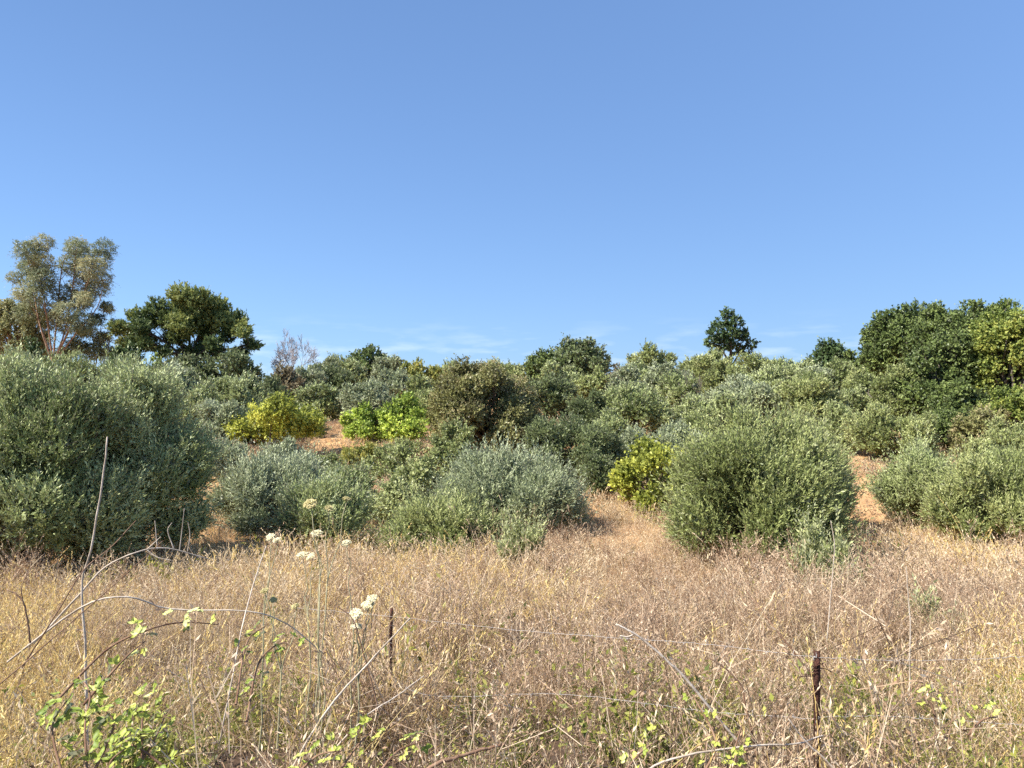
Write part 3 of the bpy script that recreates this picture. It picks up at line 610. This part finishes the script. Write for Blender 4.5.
# ------------------------------------------------------------------ foreground things
def W3(px, py, D): return np.array([X(px, D), D, Z(py, D)])
def root_at(name, label, cat, p, group=None):
    o = bpy.data.objects.new(name, None); C.objects.link(o); o.location = p; o['label'] = label; o['category'] = cat
    if group: o['group'] = group
    return o
def smooth_path(pts, n=24):
    pts = np.asarray(pts, float); m = len(pts); out = []
    p = np.vstack([2*pts[0]-pts[1], pts, 2*pts[-1]-pts[-2]])
    for i in range(m-1):
        a, b, c, d = p[i:i+4]
        for t in np.linspace(0, 1, max(3, n//(m-1)), endpoint=False):
            out.append(0.5*((2*b)+(-a+c)*t+(2*a-5*b+4*c-d)*t*t+(-a+3*b-3*c+d)*t**3))
    out.append(pts[-1]); return np.array(out)
def stick(name, label, cat, pix, r0, r1, mat, group=None, side=(), foot=True):
    pix = [tuple(q) for q in pix]; a0 = W3(*pix[0]); g0 = float(terrain(a0[0], a0[1]))
    if a0[2] > g0+0.1 and foot:
        zz = max(g0, a0[2]-0.22); yy = HY-(zz-EYE)*F/pix[0][2]; dx = (pix[0][0]-pix[1][0])*(yy-pix[0][1])/max(8, pix[1][1] and (pix[0][1]-pix[1][1])); pix = [(pix[0][0]+max(-70, min(50, dx)), yy, pix[0][2])]+pix
    P = smooth_path([W3(*q) for q in pix]); P[1:-1] += rng.normal(size=(len(P)-2, 3))*r0*0.15
    r0, r1 = r0*0.8, r1*0.8; tb = Tubes(); tb.add(P, np.linspace(r0, r1, len(P)), 6)
    for s in side:
        P2 = smooth_path([W3(*q) for q in s], 12); tb.add(P2, np.linspace(r0*0.55, r1*0.6, len(P2)), 5)
    o = tb.build(name, mat); o['label'] = label; o['category'] = cat
    if group: o['group'] = group
    return o
G1 = 'dead stems and canes in the foreground'
stick('dry_stalk', 'tall thin bleached dead stem standing upright in front of the left olives', 'dead stem', [(93,700,3.4),(90,640,3.4),(86,580,3.4),(94,550,3.4),(104,480,3.4),(108,437,3.4)], 0.0075, 0.004, STICK, G1)
stick('dead_cane', 'pale arching cane crossing the foot of the tall dead stem', 'cane', [(84,592,3.6),(108,566,3.6),(140,551,3.6),(170,547,3.7),(212,558,3.8)], 0.006, 0.003, STICK, G1,
      side=[[(150,549,3.6),(160,556,3.6),(174,559,3.6)],[(182,549,3.7),(184,530,3.7),(186,508,3.7)],[(176,547,3.7),(170,530,3.7),(174,522,3.7)],[(190,550,3.7),(192,534,3.7),(190,522,3.7)],[(150,548,3.6),(163,536,3.6)],[(160,548,3.7),(157,520,3.7)]])
stick('dead_cane', 'long brown cane rising to the right below the arching cane', 'cane', [(62,610,3.2),(88,568,3.3),(115,545,3.4),(138,520,3.5)], 0.004, 0.002, CANE, G1)
stick('dead_cane', 'straight thin brown cane leaning right across the foot of the dead stem', 'cane', [(12,676,3.0),(60,634,3.1),(110,590,3.2),(165,540,3.4)], 0.004, 0.002, CANE, G1)
stick('dead_cane', 'long bleached cane arching right from the tall dead stem towards the centre', 'cane', [(84,606,3.3),(130,595,3.3),(175,607,3.4),(250,609,3.4),(290,622,3.5),(325,650,3.6)], 0.0055, 0.003, STICK, G1)
stick('dead_cane', 'straight brown stalk leaning right, left of the centre', 'stalk', [(292,768,2.7),(330,705,2.8),(370,660,2.9),(411,616,3.0)], 0.0055, 0.0035, STICK, G1)
stick('dead_cane', 'short bleached stick curling over at its tip, right of the centre', 'stick', [(684,676,2.9),(668,660,2.9),(640,636,2.9),(626,627,2.9),(615,622,2.9)], 0.0065, 0.0045, STICK, G1, side=[[(632,632,2.9),(626,634,2.9),(619,633,2.9)]])
stick('dead_cane', 'pale cane bowed up to the foot of the rusty fence post', 'cane', [(640,768,2.6),(680,750,2.6),(740,741,2.65),(790,738,2.7),(818,730,2.75)], 0.0055, 0.003, STICK, G1)
stick('dead_cane', 'thin pale stick propped against the left of the rusty post', 'stick', [(828,762,2.7),(800,735,2.7),(784,714,2.7)], 0.005, 0.003, STICK, G1)
stick('dead_cane', 'dark thin stalk leaning left above the rusty post', 'stalk', [(788,646,3.4),(766,618,3.5),(745,590,3.6)], 0.005, 0.0025, CANE, G1)
stick('dead_cane', 'dark short branch low beside the rusty post on its left', 'branch', [(742,700,3.0),(738,682,3.0),(726,668,3.0),(708,655,3.0)], 0.006, 0.003, CANE, G1)
stick('dead_cane', 'dark fork-tipped twig sticking up in the golden grass at the far left', 'twig', [(36,640,3.0),(33,618,3.0),(28,600,3.0),(20,592,3.0),(12,588,3.0)], 0.005, 0.003, CANE, G1, foot=False, side=[[(28,600,3.0),(26,585,3.0),(33,570,3.1)]])
stick('dead_cane', 'dark bent stalk near the cream flower heads left of the centre', 'stalk', [(368,660,3.4),(358,625,3.4),(350,612,3.4),(338,604,3.4)], 0.005, 0.003, CANE, G1)
stick('dead_cane', 'thick dark bramble cane low in the middle bottom of the photo', 'cane', [(425,766,2.6),(455,752,2.65),(485,743,2.7),(505,738,2.7)], 0.009, 0.006, CANE, G1)
stick('dead_cane', 'pale feathery stick below the leaning brown stalk', 'stick', [(358,722,2.8),(372,708,2.85),(395,694,2.9),(425,672,3.0)], 0.0045, 0.002, STICK, G1)
stick('dead_cane', 'thin straight stalk rising from the brambles towards the small twin flower heads', 'stalk', [(235,680,3.0),(246,620,3.3),(258,575,3.5),(268,545,3.7)], 0.004, 0.0025, STICK, G1)
stick('dry_stalk', 'thin pale upright stem in the meadow in front of the right-hand shoots', 'dead stem', [(826,610,6),(830,570,6),(832,545,6),(829,520,6)], 0.006, 0.003, STICK, G1)
stick('dry_stalk', 'thin pale upright stem right of the low shoots in the right meadow', 'dead stem', [(905,650,4.2),(906,620,4.2),(904,590,4.2),(903,565,4.2)], 0.005, 0.003, STICK, G1)

# fence: post and wires
RUST = noise_mat('rusty_iron', (0.035, 0.018, 0.014), (0.12, 0.05, 0.035), 30, c3=(0.06, 0.03, 0.022), rough=0.85, bump=0.5)
WIREM = noise_mat('weathered_wire', (0.32, 0.29, 0.27), (0.55, 0.51, 0.48), 40, rough=0.5, spec=0.4, metal=0.3)
def post(name, label, px, py, D, s=1.0):
    p = W3(px, py, D); g = float(terrain(p[0], p[1])); h = p[2]-g
    r = root_at(name, label, 'fence post', (p[0], p[1], g-0.05), 'rusty fence posts')
    # L-shaped angle iron
    a, t = 0.035*s, 0.005*s
    o = np.array([(0,0),(a,0),(a,t),(t,t),(t,a),(0,a)])-a/3
    V = []; hs = np.linspace(0, h+0.05, 9)
    for z in hs:
        j = rng.normal(size=2)*0.0012
        V += [(q[0]+j[0]+0.02*(z/h)*0.4, q[1]+j[1], z) for q in o]
    Q = [[k*6+m, k*6+(m+1) % 6, k*6+6+(m+1) % 6, k*6+6+m] for k in range(8) for m in range(6)]
    e = 48; Q += [[e, e+1, e+2, e+3], [e, e+3, e+4, e+5]]
    mesh_from('angle_iron', np.array(V), np.array(Q), RUST, parent=r).rotation_euler[2] = math.radians(20)
    # wrapped wire loops with loose twists
    for zz in (h-0.02, h-0.10):
        tb = Tubes(); th = np.linspace(0, 6*math.pi, 40)
        tb.add(np.stack([np.cos(th)*0.024*s+0.004, np.sin(th)*0.024*s+0.004, zz+0.012*th/6-0.02+rng.normal(size=40)*0.002], 1), 0.0032*s, 5)
        tb.build('wire_loop', RUST, r)
    for _ in range(9):
        tb = Tubes(); b = np.array([0.0, 0, h-0.14*rng.random()]); tb.add(wob(b, b+rng.normal(size=3)*np.array([.035, .03, .03]), 5, 0.12), 0.0036*s, 4)
        tb.build('wire_end', RUST, r)
    return p
p1 = post('fence_post', 'dark rusty iron fence post standing in the dry grass near the bottom right', 811, 648, 3.1, 0.52)
p2 = post('fence_post', 'slim dark fence post half buried in weeds beside the cream flower heads', 391, 606, 5.0, 0.42)
def wire(name, label, pix, barbs=True):
    P = smooth_path([W3(*q) for q in pix], 60); tb = Tubes(); tb.add(P+rng.normal(size=P.shape)*0.0015, 0.0009, 5)
    o = tb.build(name, WIREM)
    L = np.linalg.norm(np.diff(P, axis=0), axis=1).sum()
    r = root_at(name, label, 'fence wire', tuple(P[0]), 'fence wires'); 
    o.name = 'strand'; o.parent = r; o.matrix_parent_inverse.identity(); o.location = (-P[0][0], -P[0][1], -P[0][2])
    if barbs:
        n = int(L/0.13); seg = np.linspace(0, len(P)-1.001, n)
        for s in seg:
            i0 = int(s); c = P[i0]+(P[i0+1]-P[i0])*(s-i0)-P[0]
            u = P[i0+1]-P[i0]; u = u/np.linalg.norm(u); e = perp(u[None])[0]; f = np.cross(u, e); th = np.linspace(0, 4*math.pi, 14)
            B = c+u*((th/12.6-0.5)*0.012)[:, None]+(np.cos(th)[:, None]*e+np.sin(th)[:, None]*f)*0.0028
            B = np.vstack([B[0]+e*0.016, B, B[-1]-f*0.016]); tb = Tubes(); tb.add(B, 0.0010, 4); tb.build('barb', WIREM, r)
r_, g_ = 0, 0
wire('barbed_wire', 'upper barbed wire running left from the rusty post across the weeds', [(811,654,3.1),(700,641,3.5),(600,634,4.0),(500,626,4.4),(391,614,5.0),(300,606,5.5)])
wire('barbed_wire', 'upper barbed wire running right from the rusty post out of the photo', [(811,654,3.1),(880,657,3.05),(960,656,3.0),(1040,652,2.95)])
wire('barbed_wire', 'lower barbed wire running right from the middle of the rusty post', [(813,712,3.1),(870,711,3.05),(930,714,3.0),(1040,722,2.9)])
wire('barbed_wire', 'lower barbed wire running left from the middle of the rusty post', [(813,714,3.1),(700,706,3.4),(560,690,3.9),(430,691,4.3),(391,670,5.0)])

# wild carrots with umbels
STEMG = noise_mat('carrot_stem', (0.28, 0.26, 0.14), (0.45, 0.40, 0.25), 10)
CREAM = leaf_mat('cream_umbel', [(0.58,0.50,0.28),(0.76,0.69,0.45),(0.88,0.82,0.62)], rough=0.7, trans=0.25, spec=0.1)
TAN = leaf_mat('seed_umbel', [(0.36,0.32,0.13),(0.55,0.48,0.22),(0.70,0.60,0.34)], rough=0.7, trans=0.25, spec=0.1)
def umbel(parent, c, R, tilt, mat, closed=0.0, name='flower_head'):
    """c: local centre of the disc"""
    ax = norm(np.array([tilt[0], tilt[1], 1.0])); u = norm(np.cross(ax, [0.2, 1, 0.1])); v = np.cross(ax, u)
    n = 40; r = np.sqrt(rng.random(n)); th = rng.random(n)*6.28
    cc = c+((r*np.cos(th))[:, None]*u+(r*np.sin(th))[:, None]*v)*R+ax*((1-r**2)*R*0.25*(1+2.2*closed))[:, None]+ax*(closed*R*0.5*r[:, None])
    m = 16; P = np.repeat(cc, m, 0)+rng.normal(size=(n*m, 3))*R*0.075
    Dr = norm(rng.normal(size=P.shape)-0.0); Dr = norm(Dr-(Dr@ax)[:, None]*ax*0.75)
    V, Q = leaves(P, Dr, np.full(len(P), R*0.36), np.full(len(P), R*0.30), up=np.repeat((ax+np.array([-0.3, -0.5, 0]))[None], len(P), 0)); parts = [(V, Q, rng.random(len(Q)))]
    b = c-ax*R*0.75; t = np.linspace(0, 1, 4)[None, :, None]
    B = b+(cc[:, None]-b)*t; B = B+ax*0.0; sp = strip(B, np.full((n, 4), R*0.03), perp(norm(cc-b))); parts.append((sp[0], sp[1], rng.random(len(sp[1]))*0.3))
    V, Q, Rr = join(parts); mesh_from(name, V, Q, mat, Rr, parent)
    return b
def carrot(label, heads, D, mat=CREAM, closed=0.0, foot=None):
    x0 = np.mean([h[0] for h in heads]) if foot is None else foot
    gx_ = X(x0, D); g = float(terrain(gx_, D)); r = root_at('wild_carrot', label, 'wild carrot', (gx_, D, g-0.02), 'wild carrot plants in flower and seed')
    base = np.array([gx_, D, g-0.02]); tb = Tubes()
    tops = []
    zmin = min(Z(h[1], D) for h in heads)-g
    fork = np.array([0.02, 0, zmin*0.72])
    tb.add(wob([0, 0, 0], fork, 6, 0.015), np.linspace(0.005, 0.0035, 6), 6)
    for i, (hx, hy, R) in enumerate(heads):
        c = W3(hx, hy, D)-base+np.array([0, 0.05*rng.normal(), 0]); b = umbel(r, c, R*0.88*D/F, rng.normal(size=2)*0.2+np.array([-0.15, -0.5]), mat, closed)
        tb.add(wob(fork, b, 7, 0.03), np.linspace(0.003, 0.002, 7), 5)
    tb.build('stem', STEMG, r)
carrot('wild carrot with one big closed seed head, standing highest of the carrots left of centre', [(312,506,6.5)], 4.3, TAN, 1.0, foot=318)
carrot('wild carrot with two small closed seed heads just right of the biggest seed head', [(332,508,4),(346,501,4)], 4.4, TAN, 1.0, foot=325)
carrot('wild carrot with twin small cream heads at the left end of the carrots', [(269,538,4.5),(278,540,4.5)], 3.9, CREAM, 0.2, foot=262)
carrot('wild carrot with a flat cream flower head directly under the biggest seed head', [(317,533,5.5)], 4.5, CREAM, 0.0)
carrot('wild carrot with a small upright cream head at the right end of the carrots', [(349,542,4.5)], 4.5, CREAM, 0.4)
carrot('wild carrot with two flat cream heads side by side just above the weeds', [(302,555,5.5),(311,556,4.5)], 4.4, CREAM, 0.0)
carrot('wild carrot with four flat pale cream heads stepped one above the other', [(375,594,5),(371,601,6),(360,609,6.5),(360,622,5.5)], 3.6, CREAM, 0.0, foot=356)
carrot('wild carrot with small yellowish closed heads low among the brambles', [(268,590,4),(274,600,4),(296,607,4)], 3.6, TAN, 0.8, foot=280)

# brambles with big green and pale leaves in the lower left
def bramble(label, canes, D0, nl, leafsize, green=0.5, group='bramble sprays in the foreground'):
    p = W3(*canes[0][0]); g = float(terrain(p[0], p[1])); b = np.array([p[0], p[1], g]); r = root_at('bramble', label, 'bramble', tuple(b), group)
    Vs = []; tb = Tubes(); parts = []
    for cn in canes:
        P = smooth_path([W3(*q) for q in cn], 30)-b; tb = Tubes(); tb.add(P, np.linspace(0.005, 0.002, len(P)), 6); tb.build('cane', CANE, r)
        idx = rng.integers(2, len(P), nl); side = perp(norm(np.diff(P, axis=0))[np.clip(idx-1, 0, len(P)-2)])
        tipp = P[idx]+side*0.03+np.array([0, 0, 0.012])
        for k in range(nl):
            base_n = norm(np.array([-0.3, -0.45, 0.9])+rng.normal(size=3)*0.45); rr = rng.random()
            for a in (-1.1, 0, 1.1):              # three leaflets, each folded along the midrib with a toothed edge
                d = side[k]*1.0; d = norm(d-base_n*(d@base_n)); e = np.cross(base_n, d); dd = d*math.cos(a)+e*math.sin(a); ee = np.cross(base_n, dd)
                L = leafsize*(0.6+0.7*rng.random()); Wd = L*0.34; q0 = tipp[k]
                mid_ = [q0+dd*L*t-base_n*0.25*L*t*t for t in (0, .35, .7, 1.0)]
                lf = [q0+dd*L*t+ee*Wd*w_+base_n*L*0.10*(w_ > 0) for t, w_ in ((.02, .1), (.33, .95), (.66, .75), (1.0, 0.02))]
                rt = [q0+dd*L*t-ee*Wd*w_+base_n*L*0.10*(w_ > 0) for t, w_ in ((.02, .1), (.36, .95), (.7, .7), (1.0, 0.02))]
                V = np.array(mid_+lf+rt); Q = np.array([[0,1,5,4],[1,2,6,5],[2,3,7,6],[0,8,9,1],[1,9,10,2],[2,10,11,3]])
                parts.append((V, Q, np.full(6, np.clip(rr*0.6+green*0.5+rng.normal()*0.06, 0, 1))))
    V, Q, R = join(parts); mesh_from('leaves', V, Q, LM['bramble'], R, r)
bramble('bramble with bright green pointed leaves at the foot of the tall dead stem', [[(95,768,2.6),(92,720,2.7),(96,690,2.8),(85,672,2.9)],[(100,768,2.6),(120,720,2.7),(104,700,2.7)],[(70,768,2.6),(60,720,2.7),(78,690,2.8)]], 2.7, 14, 0.034, 0.1)
bramble('bramble with yellow-green clustered leaves right of the tall dead stem', [[(150,768,2.6),(148,730,2.65),(150,705,2.7),(160,688,2.75)],[(140,768,2.6),(160,735,2.65),(170,712,2.7)],[(180,768,2.6),(150,745,2.6),(128,735,2.65)],[(120,768,2.55),(118,755,2.55),(135,740,2.6)]], 2.7, 20, 0.025, 0.32)
bramble('bramble cane with a few pale cream leaf clusters in the left foreground', [[(60,700,2.9),(110,648,3.0),(150,628,3.0),(185,620,3.1),(222,622,3.2)],[(90,700,2.9),(130,655,2.9),(150,638,3.0)]], 3.0, 9, 0.030, 0.95)
bramble('bramble with small green leaves left of the four stepped carrot heads', [[(250,720,3.0),(262,660,3.2),(285,640,3.3),(300,650,3.3)],[(240,700,3.0),(250,640,3.2),(270,622,3.3)]], 3.2, 13, 0.024, 0.35)
bramble('low green bramble at the bottom edge left of the thick dark cane', [[(340,768,2.6),(360,740,2.7),(380,720,2.75)],[(380,768,2.6),(400,745,2.65),(425,735,2.7)],[(300,768,2.6),(320,750,2.6),(338,745,2.6)]], 2.7, 11, 0.024, 0.35)
bramble('low yellowish bramble at the bottom edge between thick cane and fence post', [[(620,768,2.6),(640,745,2.7),(655,735,2.75)],[(700,768,2.6),(712,735,2.65),(690,690,2.8)],[(720,768,2.6),(730,745,2.65),(738,720,2.7)]], 2.7, 9, 0.022, 0.6)
bramble('small yellow-leaved bramble right of the rusty fence post', [[(930,720,2.9),(925,700,2.9),(915,692,2.9)],[(960,730,2.9),(975,715,2.9),(990,712,2.9)]], 2.9, 7, 0.022, 0.75)

# ------------------------------------------------------------------ camera, sky, sun
cam = bpy.data.cameras.new('camera'); co = bpy.data.objects.new('camera', cam); C.objects.link(co)
cam.sensor_width = 36; cam.lens = F/1024*36; cam.clip_end = 5000; cam.clip_start = 0.05
co.location = (0, 0, EYE); co.rotation_euler = (math.radians(90)+math.atan((HY-384)/F), 0, 0)
bpy.context.scene.camera = co
S = np.array([-0.74, -0.35, 0.87]); S = S/np.linalg.norm(S)
elev = math.asin(S[2]); 
sun = bpy.data.lights.new('sun', 'SUN'); sun.energy = 5.0; sun.angle = math.radians(0.53); sun.color = (1.0, 0.955, 0.88)
so = bpy.data.objects.new('sun', sun); C.objects.link(so)
from mathutils import Vector
so.rotation_euler = Vector(S).to_track_quat('Z', 'Y').to_euler()
w = bpy.data.worlds.new('World'); bpy.context.scene.world = w; w.use_nodes = True
nt = w.node_tree; nt.nodes.clear(); N = nt.nodes.new; L = nt.links.new
sky = N('ShaderNodeTexSky'); sky.sky_type = 'NISHITA'; sky.sun_disc = False
sky.sun_elevation = elev; sky.sun_rotation = -math.atan2(S[0], S[1]); sky.altitude = 0
sky.air_density = 1.0; sky.dust_density = 0.6; sky.ozone_density = 1.6
gm = N('ShaderNodeGamma'); gm.inputs[1].default_value = 0.62; L(sky.outputs[0], gm.inputs[0])
hs = N('ShaderNodeMix'); hs.data_type = 'RGBA'; hs.blend_type = 'MULTIPLY'; hs.inputs[0].default_value = 1; hs.inputs[7].default_value = (0.655, 0.925, 1.345, 1); L(gm.outputs[0], hs.inputs[6])
bg = N('ShaderNodeBackground'); bg.inputs[1].default_value = 0.120; L(hs.outputs[2], bg.inputs[0])
# thin wisps of cloud low over the skyline
tc = N('ShaderNodeTexCoord'); mp = N('ShaderNodeMapping'); mp.inputs['Scale'].default_value = (5, 5, 26); L(tc.outputs['Generated'], mp.inputs[0])
nz = N('ShaderNodeTexNoise'); nz.inputs['Scale'].default_value = 3.0; nz.inputs['Detail'].default_value = 7; L(mp.outputs[0], nz.inputs[0])
rp = N('ShaderNodeMapRange'); rp.inputs[1].default_value = 0.50; rp.inputs[2].default_value = 0.72; L(nz.outputs[0], rp.inputs[0])
sx = N('ShaderNodeSeparateXYZ'); L(tc.outputs['Generated'], sx.inputs[0])
rz = N('ShaderNodeMapRange'); rz.inputs[1].default_value = 0.125; rz.inputs[2].default_value = 0.07; L(sx.outputs[2], rz.inputs[0])
mu = N('ShaderNodeMath'); mu.operation = 'MULTIPLY'; L(rp.outputs[0], mu.inputs[0]); L(rz.outputs[0], mu.inputs[1])
m2 = N('ShaderNodeMath'); m2.operation = 'MULTIPLY'; m2.inputs[1].default_value = 0.22; L(mu.outputs[0], m2.inputs[0])
bg2 = N('ShaderNodeBackground'); bg2.inputs[0].default_value = (0.93, 0.95, 1, 1); bg2.inputs[1].default_value = 0.8
ms = N('ShaderNodeMixShader'); L(m2.outputs[0], ms.inputs[0]); L(bg.outputs[0], ms.inputs[1]); L(bg2.outputs[0], ms.inputs[2])
wo = N('ShaderNodeOutputWorld'); L(ms.outputs[0], wo.inputs[0])
sc = bpy.context.scene
sc.view_settings.view_transform = 'Standard'; sc.view_settings.look = 'None'; sc.view_settings.exposure = 1.09; sc.view_settings.gamma = 1
sc.cycles.max_bounces = 5; sc.cycles.diffuse_bounces = 3; sc.cycles.glossy_bounces = 1; sc.cycles.transmission_bounces = 2
sc.cycles.transparent_max_bounces = 4; sc.cycles.use_denoising = False
sc.cycles.caustics_reflective = False; sc.cycles.caustics_refractive = False
